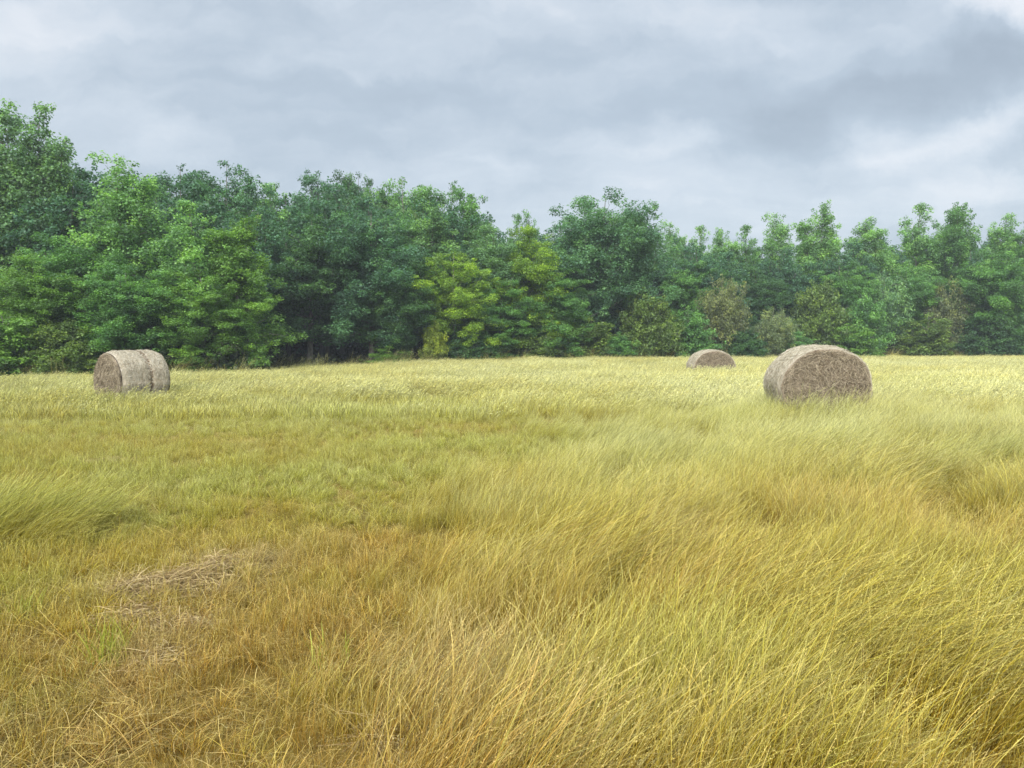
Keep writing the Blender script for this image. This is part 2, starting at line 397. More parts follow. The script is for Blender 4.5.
def grow(seed, leaders, r0=0.16, leaf=0.128, per=1.0, clump=0.46, flat=0.88, dens=1.0, gap=0.07, nb=5.0, up=0.7):
    """a tree about 12 m tall: leaders = (top x, top y, crown base z, top z, crown radius, profile)"""
    rng = np.random.default_rng(seed)
    paths, CEN, RAD = [], [], []
    for li, (tx, ty, z0, z1, r, prof) in enumerate(leaders):
        zs = np.linspace(0 if li == 0 else 0.25 * z1, z1, 9); q = (zs / z1)
        wob = np.cumsum(rng.normal(0, 0.07, (9, 2)), axis=0); wob -= wob[0]
        S = np.stack([tx * q ** 1.4 + wob[:, 0] * q, ty * q ** 1.4 + wob[:, 1] * q, zs], -1)
        S[0, 2] -= 0.25 if li == 0 else 0
        paths.append((S, np.maximum(r0 * (1 - q) ** 0.8 * (1 if li == 0 else 0.8), 0.012)))
        n = max(6, int((z1 - z0) * nb)); az0 = rng.random() * 6.28
        for i in range(n):
            u = (i + rng.random()) / n
            if rng.random() < gap: continue
            z = z0 + u * (z1 - z0)
            hr = r * float(PROF[prof](u)) * (0.62 + 0.5 * rng.random())
            az = az0 + 2.39996 * i + rng.normal(0, 0.35)
            el = R(4 + 56 * u + rng.normal(0, 14))
            zb = max(0.15 * z1, z - math.tan(min(max(el, 0), R(74))) * hr * 0.75)
            base = np.array([np.interp(zb, S[:, 2], S[:, k]) for k in range(3)]); base[2] = zb
            s = np.linspace(0, 1, 5)
            B = np.stack([base[0] + math.cos(az) * hr * s, base[1] + math.sin(az) * hr * s, zb + (z - zb) * s ** 0.8 + 0.10 * hr * np.sin(s * 3.1)], -1)
            B[1:] += rng.normal(0, 0.06 * hr, (4, 3))
            paths.append((B, np.linspace(max(0.012, 0.22 * r0 * (1 - u) + 0.012), 0.007, 5)))
            k = max(2, int(round(hr / (clump * 0.85))))
            for q2 in np.linspace(0.30, 1.0, k):
                c = np.array([np.interp(q2, s, B[:, a]) for a in range(3)])
                c += rng.normal(0, 0.24, 3)
                CEN.append(c); RAD.append(clump * (0.5 + 0.95 * rng.random()) * (1.0 - 0.25 * q2 * (u > 0.8)))
        CEN.append(S[-1]); RAD.append(clump * 0.5)
    CEN = np.array(CEN); RAD = np.array(RAD)
    # sprigs that break the outline of the leaf clumps
    k = rng.integers(0, len(CEN), int(len(CEN) * 1.3)); d = rng.normal(size=(len(k), 3)); d[:, 2] = np.abs(d[:, 2]) * .8; d[:, :2] += .5 * CEN[k, :2] / (np.linalg.norm(CEN[k, :2], axis=1)[:, None] + .3)
    d /= np.linalg.norm(d, axis=1)[:, None]
    CEN = np.concatenate([CEN, CEN[k] + d * (RAD[k] * (0.9 + .5 * rng.random(len(k))))[:, None]]); RAD = np.concatenate([RAD, RAD[k] * .42])
    n = np.maximum(4, (per * 62 * (RAD / 0.46) ** 2 * (0.19 / leaf) ** 2 * (0.6 + 0.8 * rng.random(len(RAD))))).astype(int)
    return tubes(paths, 6), leaf_cloud(rng, CEN, RAD, n, leaf, flat, up=up)


KIND = {
    # tall, pointed, foliage almost to the ground
    "pointed_a": grow(11, [(0.2, 0, 1.4, 12, 2.6, "spire")], nb=6),
    "pointed_b": grow(12, [(-0.3, 0.1, 1.2, 12, 2.4, "spire"), (0.9, 0.2, 6.5, 10.8, 1.1, "spire")], nb=5.5),
    "pointed_c": grow(13, [(0.1, 0, 1.6, 12, 2.5, "spire"), (-0.9, 0, 6, 10.9, 1.0, "spire"), (1.1, .4, 6, 10.5, 1.1, "spire")], nb=5.5),
    "leaders": grow(21, [(0.1, 0, 1.2, 8.3, 2.5, "oval"), (-0.95, 0.1, 6.0, 12, 0.8, "oval"), (0.75, 0.2, 6.0, 11.8, 0.8, "oval"), (2.2, 0, 5.0, 10.8, 0.8, "oval"), (-2.3, 0.3, 4.5, 11.2, 1.0, "oval")], nb=6.5, gap=0.05, clump=0.40),
    # broad domed oaks
    "domed_a": grow(31, [(0, 0, 2.2, 12, 4.3, "dome"), (1.8, 0.3, 5, 10.6, 2.2, "dome"), (-1.9, 0, 5, 10.2, 2.2, "dome")], nb=7.5, clump=0.55, r0=0.28),
    "domed_b": grow(32, [(0.3, 0, 2.0, 12, 3.4, "dome"), (-1.3, 0.5, 6, 10.8, 1.7, "dome")], nb=7.0, clump=0.55, r0=0.22),
    "domed_c": grow(33, [(-0.2, 0, 2.8, 12, 3.0, "oval"), (1.2, -0.4, 5.5, 10.6, 1.8, "dome")], nb=6.5, clump=0.5, r0=0.2),
    # airy ragged tops
    "airy_a": grow(41, [(0, 0, 3.0, 12, 2.6, "oval"), (1.2, 0, 7, 11.3, 1.1, "oval"), (-1.3, 0, 7, 11.0, 1.1, "oval")], nb=4.6, gap=0.15, clump=0.42),
    "airy_b": grow(42, [(0.3, 0, 3.0, 12, 2.8, "dome"), (-1.1, 0, 6.5, 11.5, 1.3, "oval"), (1.6, 0, 6.5, 11.0, 1.2, "oval")], nb=4.8, gap=0.15, clump=0.44),
    # level, layered boughs
    "layered_a": grow(51, [(0.2, 0, 0.9, 12, 3.6, "spread")], nb=6.0, clump=0.52, flat=0.66, up=0.8),
    "layered_b": grow(52, [(-0.2, 0, 1.0, 12, 3.9, "cone"), (1.2, 0, 4, 9.6, 2.2, "spread")], nb=5.6, clump=0.52, flat=0.66, up=0.8),
    # shrubs, built about 4 m tall
    "shrub_a": grow(61, [(0, 0, 0.25, 4, 2.2, "shrub"), (1.0, 0, 0.3, 3.3, 1.5, "shrub"), (-1.1, .2, 0.3, 3.4, 1.5, "shrub")], r0=0.06, nb=11, clump=0.36, leaf=0.13, flat=0.75),
    "shrub_b": grow(62, [(0.2, 0, 0.25, 4, 1.9, "shrub"), (-0.9, 0, 0.3, 3.0, 1.4, "shrub")], r0=0.06, nb=11, clump=0.38, leaf=0.14, flat=0.55, up=1.0),
    "shrub_c": grow(63, [(0, 0, 0.3, 4, 1.6, "oval"), (0.7, 0, 0.4, 3.5, 1.1, "oval")], r0=0.05, nb=12, clump=0.32, leaf=0.12, flat=0.8),
    "twiggy": grow(64, [(0, 0, 0.5, 4, 1.9, "dome"), (0.8, 0, 0.8, 3.6, 1.3, "dome"), (-0.9, 0, 0.8, 3.4, 1.2, "dome")], r0=0.06, nb=13, clump=0.30, leaf=0.10, per=0.65, flat=0.9, up=0.3),
}
KIND_H = {k: (4.0 if k.startswith(("shrub", "twig")) else 12.0) for k in KIND}
KIND_MESH = {}
for k, ((tv, tf), (lv, lf, rn, cl)) in KIND.items():
    KIND_MESH[k] = (np_mesh("trunk_" + k, tv, tf, M_BARK, smooth=True),
                    np_mesh("crown_" + k, lv, lf, M_LEAF, {"rnd": ("FLOAT", rn.astype(np.float32)), "clump": ("FLOAT", cl.astype(np.float32))}))


def plant(name, kind, px, top, Y, width, col, label, cat, group, yaw):
    """place a tree so that its top stands at the height it has, width metres across (None: as grown)"""
    x, y, z = at(px, Y)
    H = CAMZ + (HOR - top - (7 if cat == "tree" else 2)) / FPX * Y - z
    o = bpy.data.objects.new(name, None); C.objects.link(o)
    o.location = (x, y, z); o.empty_display_size = 0.3
    sz = H / KIND_H[kind]
    sx = width * (1.14 if group == G_R else 1.15 if group == G_M else 1.05 if group == G_L else 1.0)
    o.scale = (sx, sx, sz); o.rotation_euler = (0, 0, R(yaw))
    tag(o, label, cat, group)
    tr, cr = KIND_MESH[kind]
    link("trunk", tr, o)
    c = link("crown", cr, o); c.color = (*col, 1)
    return o


# leaf colours; GRY and DKB also have some haze blue painted in
DK = (0.068, 0.155, 0.064); DKB = (0.080, 0.185, 0.104); MID = (0.120, 0.262, 0.086); LT = (0.168, 0.330, 0.122)
GRY = (0.138, 0.265, 0.125); YEL = (0.200, 0.330, 0.048); LIME = (0.26, 0.34, 0.06); OLV = (0.128, 0.205, 0.056)
BRN = (0.165, 0.205, 0.100); PALE = (0.185, 0.245, 0.130); FR = (0.130, 0.255, 0.058)
G_L, G_M, G_R = "trees at the left end of the wood", "trees along the middle of the wood", "trees at the right end of the wood"
G_S = "shrubs along the foot of the wood"
T = "tree"; S = "shrub"
TREES = [
    # name, kind, px, top row, depth, xy scale (None = as tall), colour, label, category, group, yaw
    ("tall_tree", "leaders", 30, 110, 37, 1.0, GRY, "tallest tree of the wood, with three ragged leaders, at the left edge", T, G_L, 0),
    ("pointed_tree", "pointed_b", 128, 155, 36, 1.0, LT, "pointed mid green tree second in height, rising above the left hay bale", T, G_L, 10),
    ("leafy_tree", "airy_a", 188, 164, 45, 0.9, DKB, "dark blue green narrow ragged top right of the pointed tree above the left bale", T, G_L, 40),
    ("leafy_tree", "airy_b", 226, 161, 46, 0.95, DKB, "dark rounded airy treetop, the last high top before the dip right of the left bale", T, G_L, 0),
    ("leafy_tree", "pointed_a", 203, 198, 35, 0.85, LT, "light green conical tree in front of the dark airy tops, right of the left bale", T, G_L, 200),
    ("leafy_tree", "pointed_c", 243, 214, 35.5, 0.85, FR, "fresh green tree standing at the corner where the wood steps back", T, G_L, 90),
    ("leafy_tree", "domed_b", 75, 232, 34, 0.75, MID, "mid green tree filling the gap below the three leaders, left of the left bale", T, G_L, 30),
    ("leafy_tree", "domed_c", 38, 252, 31.5, 0.62, FR, "bright green low tree at the wood's front, under the tallest tree", T, G_L, 70),
    ("leafy_tree", "domed_b", 128, 262, 32.5, 0.62, MID, "small rounded tree directly behind the left bale", T, G_L, 120),
    ("layered_tree", "layered_a", 205, 268, 33.5, 0.62, FR, "bright green tree with low boughs reaching over the grass, right of the left bale", T, G_L, 200),
    ("leafy_tree", "pointed_a", 275, 179, 48, 0.85, LT, "light green pointed tree at the back, above the dark recess in the wood", T, G_M, 140),
    ("domed_tree", "domed_c", 322, 174, 52, 0.85, DKB, "dark domed treetop at the back, left of the darkest one", T, G_M, 60),
    ("domed_tree", "domed_b", 358, 171, 54, 0.72, DK, "darkest domed treetop on the skyline above the middle recess", T, G_M, 10),
    ("leafy_tree", "airy_b", 408, 174, 53, 0.9, LT, "light green airy treetop on the skyline, right of the darkest dome", T, G_M, 180),
    ("leafy_tree", "airy_a", 455, 180, 53, 0.9, MID, "ragged mid green treetop where the skyline drops toward the middle", T, G_M, 0),
    ("leafy_tree", "domed_c", 310, 214, 43.5, 0.92, DK, "broad dark tree over a bare pale trunk in the deep recess of the wood", T, G_M, 200),
    ("leafy_tree", "domed_b", 372, 205, 44.5, 0.85, DKB, "broad dark green tree right of the bare pale trunk in the recess", T, G_M, 300),
    ("leafy_tree", "pointed_c", 428, 206, 47, 1.0, GRY, "grey green tree with a full soft crown behind the yellow green tree", T, G_M, 30),
    ("layered_tree", "layered_a", 455, 246, 45.5, 0.62, YEL, "yellow green tree with tiered boughs, left of the middle of the wood", T, G_M, 80),
    ("leafy_tree", "domed_c", 495, 221, 49, 0.78, GRY, "grey green rounded tree between the two yellow green trees", T, G_M, 20),
    ("layered_tree", "layered_b", 528, 224, 48.5, 0.72, YEL, "bright yellow green tree leaning against the left side of the great oak", T, G_M, 160),
    ("young_tree", "pointed_a", 513, 211, 60, 0.55, MID, "left one of two thin spires on the skyline left of the great oak", T, G_M, 0),
    ("young_tree", "pointed_b", 531, 210, 60, 0.5, MID, "right one of two thin spires on the skyline left of the great oak", T, G_M, 50),
    ("oak_tree", "domed_a", 598, 193, 52.5, 0.98, (0.098, 0.215, 0.118), "great rounded dark oak, the widest crown, in the middle of the wood", T, G_M, 0),
    ("layered_tree", "layered_a", 556, 262, 48.5, 0.62, MID, "low mid green tree with drooping boughs at the foot of the great oak", T, G_M, 0),
    ("leafy_tree", "domed_c", 400, 268, 43.5, 0.60, DK, "low dark tree before the recess, left of the tiered yellow green tree", T, G_M, 250),
    ("leafy_tree", "layered_a", 500, 275, 46.5, 0.58, MID, "low green tree under the two yellow green crowns", T, G_M, 310),
    ("young_tree", "pointed_b", 672, 219, 66, 0.75, LT, "light green pointed young tree next right of the great oak", T, G_R, 20),
    ("young_tree", "pointed_a", 697, 221, 67, 0.72, LT, "second light green spire right of the great oak, above the far small bale's left", T, G_R, 80),
    ("young_tree", "pointed_c", 722, 225, 66, 0.72, LT, "light green young tree on the low skyline directly above the far small bale", T, G_R, 190),
    ("young_tree", "pointed_a", 745, 222, 67, 0.72, MID, "young pointed tree between the far small bale and the near bale", T, G_R, 260),
    ("pointed_tree", "pointed_b", 772, 210, 65, 0.8, LT, "light green spire taller than its left neighbours, above the near bale's left end", T, G_R, 300),
    ("pointed_tree", "pointed_c", 815, 202, 65, 0.95, LT, "light green tree with several points, directly above the large near bale", T, G_R, 0),
    ("leafy_tree", "pointed_c", 866, 214, 67, 0.95, LT, "lower light green tree in the dip of skyline right of the large near bale", T, G_R, 120),
    ("pointed_tree", "pointed_a", 910, 200, 65, 1.0, LT, "light green conical tree with one clear tip, right of the large near bale", T, G_R, 40),
    ("leafy_tree", "airy_b", 950, 198, 64, 0.85, MID, "airy tree with a broad open top and darker foot near the right edge", T, G_R, 70),
    ("pointed_tree", "pointed_b", 996, 212, 62.5, 0.85, LT, "light green conical tree, first behind the dark leafy mass at the right edge", T, G_R, 210),
    ("pointed_tree", "pointed_c", 1026, 214, 62, 0.85, MID, "tree cut by the right edge of the photo", T, G_R, 0),
    ("leafy_tree", "domed_b", 995, 246, 60, 0.9, MID, "dense rounded mid green tree at the wood's front by the right edge", T, G_R, 0),
    ("leafy_tree", "domed_c", 755, 262, 60, 0.75, DK, "dark rounded tree low behind the shrubs, between the two right hand bales", T, G_R, 30),
    ("leafy_tree", "domed_b", 690, 255, 58, 0.7, MID, "mid green rounded tree in the shade right of the great oak", T, G_R, 30),
    ("leafy_tree", "domed_c", 905, 262, 62, 0.8, MID, "dark green tree low behind the shrubs under the conical tree", T, G_R, 300),
    ("leafy_tree", "domed_b", 838, 258, 62, 0.8, MID, "rounded tree in the second row behind the olive shrubs above the near bale", T, G_R, 100),
    # shrubs and low growth at the wood's front
    ("shrub", "shrub_b", 8, 312, 29.8, 0.95, FR, "yellowish green bush at the very left edge, left of the left bale", S, G_S, 0),
    ("shrub", "shrub_a", 62, 322, 30.6, 0.75, OLV, "olive bush just left of the left bale", S, G_S, 60),
    ("shrub", "shrub_b", 150, 322, 32.6, 0.7, MID, "low green bush immediately behind the left bale's barrel", S, G_S, 20),
    ("shrub", "shrub_b", 238, 318, 33.8, 0.65, FR, "bright green low boughs at the corner of the wood, left of the dark recess", S, G_S, 200),
    ("sapling", "shrub_c", 433, 320, 43.6, 0.5, LIME, "small round yellow bush, brightest at the wood's foot, left of the middle", S, G_S, 0),
    ("shrub", "shrub_b", 392, 341, 43.0, 0.7, FR, "knee high green bush in the shade left of the small yellow bush", S, G_S, 90),
    ("shrub", "shrub_a", 470, 328, 45.2, 0.8, DK, "dark bush right of the small yellow bush", S, G_S, 130),
    ("shrub", "shrub_a", 535, 322, 47.5, 0.95, OLV, "dull olive bush under the bright yellow green tree", S, G_S, 0),
    ("shrub", "shrub_b", 590, 318, 49.0, 1.0, OLV, "olive bush at the foot of the great oak", S, G_S, 10),
    ("shrub", "shrub_a", 648, 292, 50.5, 1.0, OLV, "tall olive shrub right of the great oak's foot, left of the far small bale", S, G_S, 100),
    ("shrub", "shrub_b", 690, 305, 51.5, 0.85, MID, "green shrub just behind the far small bale", S, G_S, 220),
    ("twiggy_shrub", "twiggy", 724, 280, 54.5, 1.0, BRN, "brownish twiggy small tree right above the far small bale", S, G_S, 0),
    ("twiggy_shrub", "twiggy", 772, 310, 54.0, 0.85, PALE, "pale grey green shrub just left of the large near bale's top", S, G_S, 90),
    ("shrub", "shrub_a", 745, 328, 53.5, 0.8, DK, "dark low shrub between the far small bale and the large near bale", S, G_S, 10),
    ("shrub", "shrub_a", 820, 284, 58.5, 1.15, OLV, "yellowish olive shrub crown above the large near bale", S, G_S, 0),
    ("shrub", "shrub_c", 866, 292, 58.0, 1.1, MID, "green shrub right of the yellowish olive crown above the near bale", S, G_S, 170),
    ("twiggy_shrub", "twiggy", 884, 276, 61.0, 1.15, GRY, "greyish twiggy shrub standing tall in the second row right of the near bale", S, G_S, 45),
    ("twiggy_shrub", "twiggy", 944, 282, 61.0, 1.1, BRN, "brownish grey twiggy shrub under the airy tree near the right edge", S, G_S, 180),
    ("shrub", "shrub_b", 925, 314, 58.5, 1.1, OLV, "spreading olive shrub low at the wood's front, left of the dense right tree", S, G_S, 0),
    ("shrub", "shrub_b", 850, 322, 56.5, 1.0, FR, "low bright green shrub peeping over the right shoulder of the near bale", S, G_S, 240),
    ("shrub", "shrub_a", 785, 330, 55.0, 0.85, MID, "low green shrub directly behind the near bale's left end", S, G_S, 300),
    ("shrub", "shrub_a", 985, 318, 59.0, 1.1, DK, "dark shrub under the dense tree at the right edge", S, G_S, 100),
    ("shrub", "shrub_b", 1022, 312, 59.5, 1.0, MID, "green shrub cut off by the right edge of the photo", S, G_S, 0),
    ("shrub", "shrub_c", 615, 332, 49.0, 0.85, MID, "low green shrub below the right side of the great oak", S, G_S, 0),
]
for a in TREES:
    plant(*a)


def build_woods():
    """the shaded inside of the wood behind the trees one can tell apart: one mass of trunks and leaves"""
    rng = np.random.default_rng(77)
    kinds = ["pointed_a", "domed_b", "domed_c", "airy_b", "layered_b"]
    skx = [-800, -100, 0, 90, 130, 180, 260, 300, 400, 470, 520, 600, 660, 760, 1024, 1900]
    sky_ = [150, 140, 150, 180, 182, 190, 200, 195, 195, 210, 242, 222, 250, 250, 244, 240]
    LV, RN, CL, TV, TF, off = [], [], [], [], [], 0
    for px in list(range(-600, 1640, 34)):
        for row in range(3):
            p = px + rng.uniform(-14, 14)
            e = float(np.interp(p, EDGE_PX, EDGE_Y)); Y = e + 7 + row * 7 + rng.uniform(-1.5, 1.5)
            x, y, z = at(p, Y)
            top = float(np.interp(p, skx, sky_)) + rng.uniform(-6, 16)
            H = CAMZ + (HOR - top) / FPX * Y - z
            k = kinds[rng.integers(len(kinds))]
            (tv, tf), (lv, lf, rn, cl) = KIND[k]
            m = len(lv) // 4; keep = rng.random(m) < 0.36
            q = lv.reshape(m, 4, 3)[keep]; c = q.mean(1, keepdims=True); q = c + (q - c) * 1.45
            s = np.array([H / 12 * 1.05, H / 12 * 1.05, H / 12]); an = rng.random() * 6.28
            rot = np.array([[math.cos(an), -math.sin(an), 0], [math.sin(an), math.cos(an), 0], [0, 0, 1]])
            LV.append(((q.reshape(-1, 3) * s) @ rot.T) + np.array([x, y, z]))
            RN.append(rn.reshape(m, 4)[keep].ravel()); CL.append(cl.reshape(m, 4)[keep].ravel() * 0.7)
            TV.append(((tv * s) @ rot.T) + np.array([x, y, z])); TF.append(tf + off); off += len(tv)
    LV = np.concatenate(LV); RN = np.concatenate(RN); CL = np.concatenate(CL)
    TV = np.concatenate(TV); TF = np.concatenate(TF)
    F = np.concatenate([np.arange(len(LV)).reshape(-1, 4), TF + len(LV)])
    z0 = np.zeros(len(TV), np.float32)
    me = np_mesh("woods", np.concatenate([LV, TV]), F, M_LEAF, {"rnd": ("FLOAT", np.concatenate([RN, z0]).astype(np.float32)), "clump": ("FLOAT", np.concatenate([CL, z0]).astype(np.float32))})
    me.materials.append(M_BARK)
    mi = np.zeros(len(F), np.int32); mi[len(LV) // 4:] = 1
    me.polygons.foreach_set("material_index", mi)
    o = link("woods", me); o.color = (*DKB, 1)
    tag(o, "dark inner mass of the wood seen between the front trees", "woods", kind="stuff")


def build_undergrowth():
    rng = np.random.default_rng(78)
    LV, RN, CL = [], [], []
    for px in range(-500, 1500, 9):
        for k in range(6):
            p = px + rng.uniform(-5, 5)
            e = float(np.interp(p, EDGE_PX, EDGE_Y)); rec = 1.0 if 272 < p < 420 else 0.0
            Y = e + (0.1 + 1.7 * k + 1.4 * (float(fbm(p * .02, 0., 88, 2)) - .5) if k < 3 else 3.0 + 4.0 * (k - 1)) + rng.uniform(-.3, .5) + rec * 1.2
            x, y, z = at(p, Y)
            nn = 7
            nn = 9 if k > 2 else 7
            cen = np.stack([x + rng.normal(0, .5, nn), y + rng.normal(0, .5, nn), z + rng.random(nn) * (3.4 if k > 2 else 0.8 if rec else 1.5 + 0.3 * k)], -1)
            v, f, r, c = leaf_cloud(rng, cen, np.full(nn, .42 if k < 3 else .8), np.full(nn, 50 if k > 2 else 26 if not rec else 8), 0.17 if k < 3 else 0.32, 0.6)
            LV.append(v); RN.append(r); CL.append(c)
    LV = np.concatenate(LV)
    me = np_mesh("undergrowth", LV, np.arange(len(LV)).reshape(-1, 4), M_LEAF,
                 {"rnd": ("FLOAT", np.concatenate(RN).astype(np.float32)), "clump": ("FLOAT", np.concatenate(CL).astype(np.float32))})
    o = link("undergrowth", me); o.color = (0.036, 0.055, 0.022, 1)  # leaf colour darkened to paint in shade at the wood's foot
    tag(o, "tangled undergrowth coloured shade-dark along the foot of the wood", "undergrowth", kind="stuff")


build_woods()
build_undergrowth()

# ------------------------------------------------------------------ hay bales
BALES = [
    # x, y from picture column and depth; height, width, length, facing (angle of the visible end's normal from -Y toward +X), label
    dict(px=132, Y=18.9, H=1.46, W=1.42, L=1.20, ang=-35, groove=0.60, sink=.05, seed=1,
         label="round hay bale at the left with a brown groove round its pale barrel"),
    dict(px=711, Y=30.0, H=1.36, W=1.72, L=1.2, ang=0, groove=None, sink=.16, seed=2,
         label="smallest and farthest round hay bale, half sunk in pale grass before the shrubs"),
    dict(px=817, Y=14.2, H=1.50, W=1.70, L=1.25, ang=-6, groove=None, sink=.06, seed=3,
         label="largest and nearest round hay bale, brown end facing out over tall blown grass"),
]


def ribbons(P0, P1, P2, width, rng, side=None):
    """curved strips through three points each -> verts, quads, rnd"""
    m = len(P0)
    t = np.array([0, .33, .66, 1.0])
    P = (P0[:, None] * ((1 - t) ** 2)[None, :, None] + P1[:, None] * (2 * t * (1 - t))[None, :, None] + P2[:, None] * (t ** 2)[None, :, None])
    D = P2 - P0; D /= np.linalg.norm(D, axis=1)[:, None] + 1e-9
    S = np.cross(D, rng.normal(size=(m, 3)) if side is None else side); S /= np.linalg.norm(S, axis=1)[:, None] + 1e-9
    w = (np.asarray(width) * np.ones(m))[:, None, None] * np.array([.8, 1, .9, .35])[None, :, None] * 0.5
    A = P - S[:, None] * w; B = P + S[:, None] * w
    V = np.stack([A, B], 2).reshape(m, 8, 3)
    q = np.array([[0, 1, 3, 2], [2, 3, 5, 4], [4, 5, 7, 6]])
    F = (np.arange(m)[:, None, None] * 8 + q[None]).reshape(-1, 4)
    return V.reshape(-1, 3), F, np.repeat(rng.random(m), 8)


def build_bale(b):
    rng = np.random.default_rng(100 + b["seed"])
    x, y, z = at(b["px"], b["Y"])
    root = bpy.data.objects.new("hay_bale", None); C.objects.link(root)
    tag(root, b["label"], "hay bale", "round hay bales left on the field")
    # local frame: axis along Y, visible end at -Y
    root.location = (x, y, z - b["sink"]); root.rotation_euler = (0, 0, R(b["ang"]))
    H, W, L, g = b["H"], b["W"], b["L"], b["groove"]
    na, nl = 120, 44
    th = np.linspace(0, 2 * math.pi, na, endpoint=False)
    prof = np.ones(na)
    cs, sn = np.cos(th), np.sin(th)
    ex = np.sign(cs) * np.abs(cs) ** 1.0 * W / 2
    ez = np.sign(sn) * np.abs(sn) ** 0.98 * H / 2 + H / 2
    ez = np.where(ez < 0.10 * H, 0.10 * H * (0.35 + 0.65 * ez / (0.10 * H)), ez) - 0.03  # sagged flat underside
    lump = (fbm(th * 1.6 + 3, b["seed"] * 9.0 + th * 0, 3, 3) - .5) * 0.06
    ls = np.linspace(-L / 2, L / 2, nl)
    TH, LS = np.meshgrid(th, ls)
    q = np.abs(LS) / (L / 2)
    sc = 1 - 0.065 * sstep(0.72, 1.0, q) ** 2 + lump[None, :]
    sc = sc + (fbm(np.cos(TH) * 4 + 5, np.sin(TH) * 4 + LS * 3, 7 + b["seed"], 4) - .5) * 0.045
    sc = sc + (fbm(np.cos(TH) * 3, LS * 14 + np.sin(TH), 17 + b["seed"], 3) - .5) * 0.018
    if g is not None:
        lg = -L / 2 + g * L
        sc = sc - 0.038 * np.exp(-((LS - lg) / 0.035) ** 2) + 0.02 * sstep(lg, lg + .1, LS)
    V = np.stack([ex[None] * sc, LS, ((ez - H / 2)[None] * sc) + H / 2], -1)
    idx = np.arange(na * nl).reshape(nl, na)
    a = idx[:-1]; c = idx[1:]
    F = np.stack([a, np.roll(a, -1, 1), np.roll(c, -1, 1), c], -1).reshape(-1, 4)
    link("bale_side", np_mesh("bale_side", V.reshape(-1, 3), F, M_WRAP, smooth=True), root)
    # the two ends: rolled hay, bulged a little and rough
    for sgn, ring in ((-1, V[0]), (1, V[-1])):
        cen = ring.mean(0); cen[2] = H / 2
        nr = 30; rr = np.linspace(1.004, 0.0, nr)
        RR, TT = np.meshgrid(rr, th, indexing="ij")
        P = cen[None, None] + (ring[None] - cen[None, None]) * rr[:, None, None]
        turn = (fbm(RR * 9 + TT / 6.283 * 2, TT * 2.5, 31 + b["seed"], 3) - .5) * 0.075
        P[..., 1] += sgn * (0.02 + 0.055 * (1 - RR ** 2) + turn * (RR < .97) + 0.012 * np.sin((RR * 11 + TT / 6.283) * 6.283) * (RR < .97))
        id2 = np.arange(nr * na).reshape(nr, na); a2 = id2[:-1]; c2 = id2[1:]
        F2 = np.stack([a2, np.roll(a2, -1, 1), np.roll(c2, -1, 1), c2], -1).reshape(-1, 4)
        link("end_face", np_mesh("end_face", P.reshape(-1, 3), F2, M_FACE, smooth=True), root)
    # stems lying round the side and sticking out of it
    m = 14000
    t0 = rng.random(m) * 6.283; l0 = (rng.random(m) - .5) * L * 0.99

    def surf(t, l, lift):
        k = np.interp(np.mod(t, 6.283), th, np.arange(na), period=6.2832); i = np.clip(np.round(k).astype(int) % na, 0, na - 1)
        j = np.clip(np.round((l + L / 2) / L * (nl - 1)).astype(int), 0, nl - 1)
        p = V[j, i].copy(); n = np.stack([np.cos(t) / W, 0 * t, np.sin(t) / H], -1); n /= np.linalg.norm(n, axis=1)[:, None]
        p[:, 1] = l
        return p + n * lift[:, None]
    dt = rng.normal(0, 0.13, m); dl = rng.normal(0, 0.06, m)
    lift = np.abs(rng.normal(0, 0.008, m)); lift2 = np.abs(rng.normal(0.0, 0.018, m))
    v, f, r = ribbons(surf(t0, l0, lift * .3), surf(t0 + dt / 2, l0 + dl / 2, lift + 0.012), surf(t0 + dt, np.clip(l0 + dl, -L / 2, L / 2), lift2), 0.0048, rng)
    ob = link("side_straw", np_mesh("side_straw", v, f, M_STRAW_PALE, {"rnd": ("FLOAT", r.astype(np.float32))}), root); tag(ob, kind="stuff")
    # stems hanging out of the visible end, swirled round its middle and drooping
    m = 8500
    rr = np.sqrt(rng.random(m)) * 0.97; tt = rng.random(m) * 6.283
    ring = V[0]; cen = ring.mean(0); cen[2] = H / 2

    def face(r_, t_, out):
        k = np.floor(np.mod(t_, 6.2831) / 6.2832 * na).astype(int) % na
        p = cen[None] + (ring[k] - cen[None]) * r_[:, None]
        p[:, 1] -= 0.03 + 0.055 * (1 - r_ ** 2) + out
        return p
    d = rng.normal(0, 0.20, m); o1 = np.abs(rng.normal(0.008, .015, m)); o2 = np.abs(rng.normal(0.0, .03, m))
    a0 = face(rr, tt, np.zeros(m) - .02); a1 = face(rr, tt + d / 2, o1); a2 = face(np.clip(rr + rng.normal(0, .10, m), 0, 1), tt + d, o2)
    a2[:, 2] -= np.abs(rng.normal(0, .06, m)) * (o2 > .03)
    v, f, r = ribbons(a0, a1, a2, 0.0048, rng)
    ob = link("end_straw", np_mesh("end_straw", v, f, M_STRAW_BROWN, {"rnd": ("FLOAT", r.astype(np.float32))}), root); tag(ob, kind="stuff")
    if g is not None:
        m = 1600
        t0 = rng.random(m) * 6.283; l0 = -L / 2 + g * L + rng.normal(0, .022, m); dt = rng.normal(0, .08, m)
        v, f, r = ribbons(surf(t0, l0, np.full(m, .0)), surf(t0 + dt / 2, l0 + rng.normal(0, .03, m), np.full(m, .014)), surf(t0 + dt, l0 + rng.normal(0, .03, m), np.full(m, .008)), 0.012, rng)
        link("groove_band", np_mesh("groove_band", v, f, M_GROOVE, {"rnd": ("FLOAT", r.astype(np.float32))}), root)
    return root


for b in BALES:
    build_bale(b)

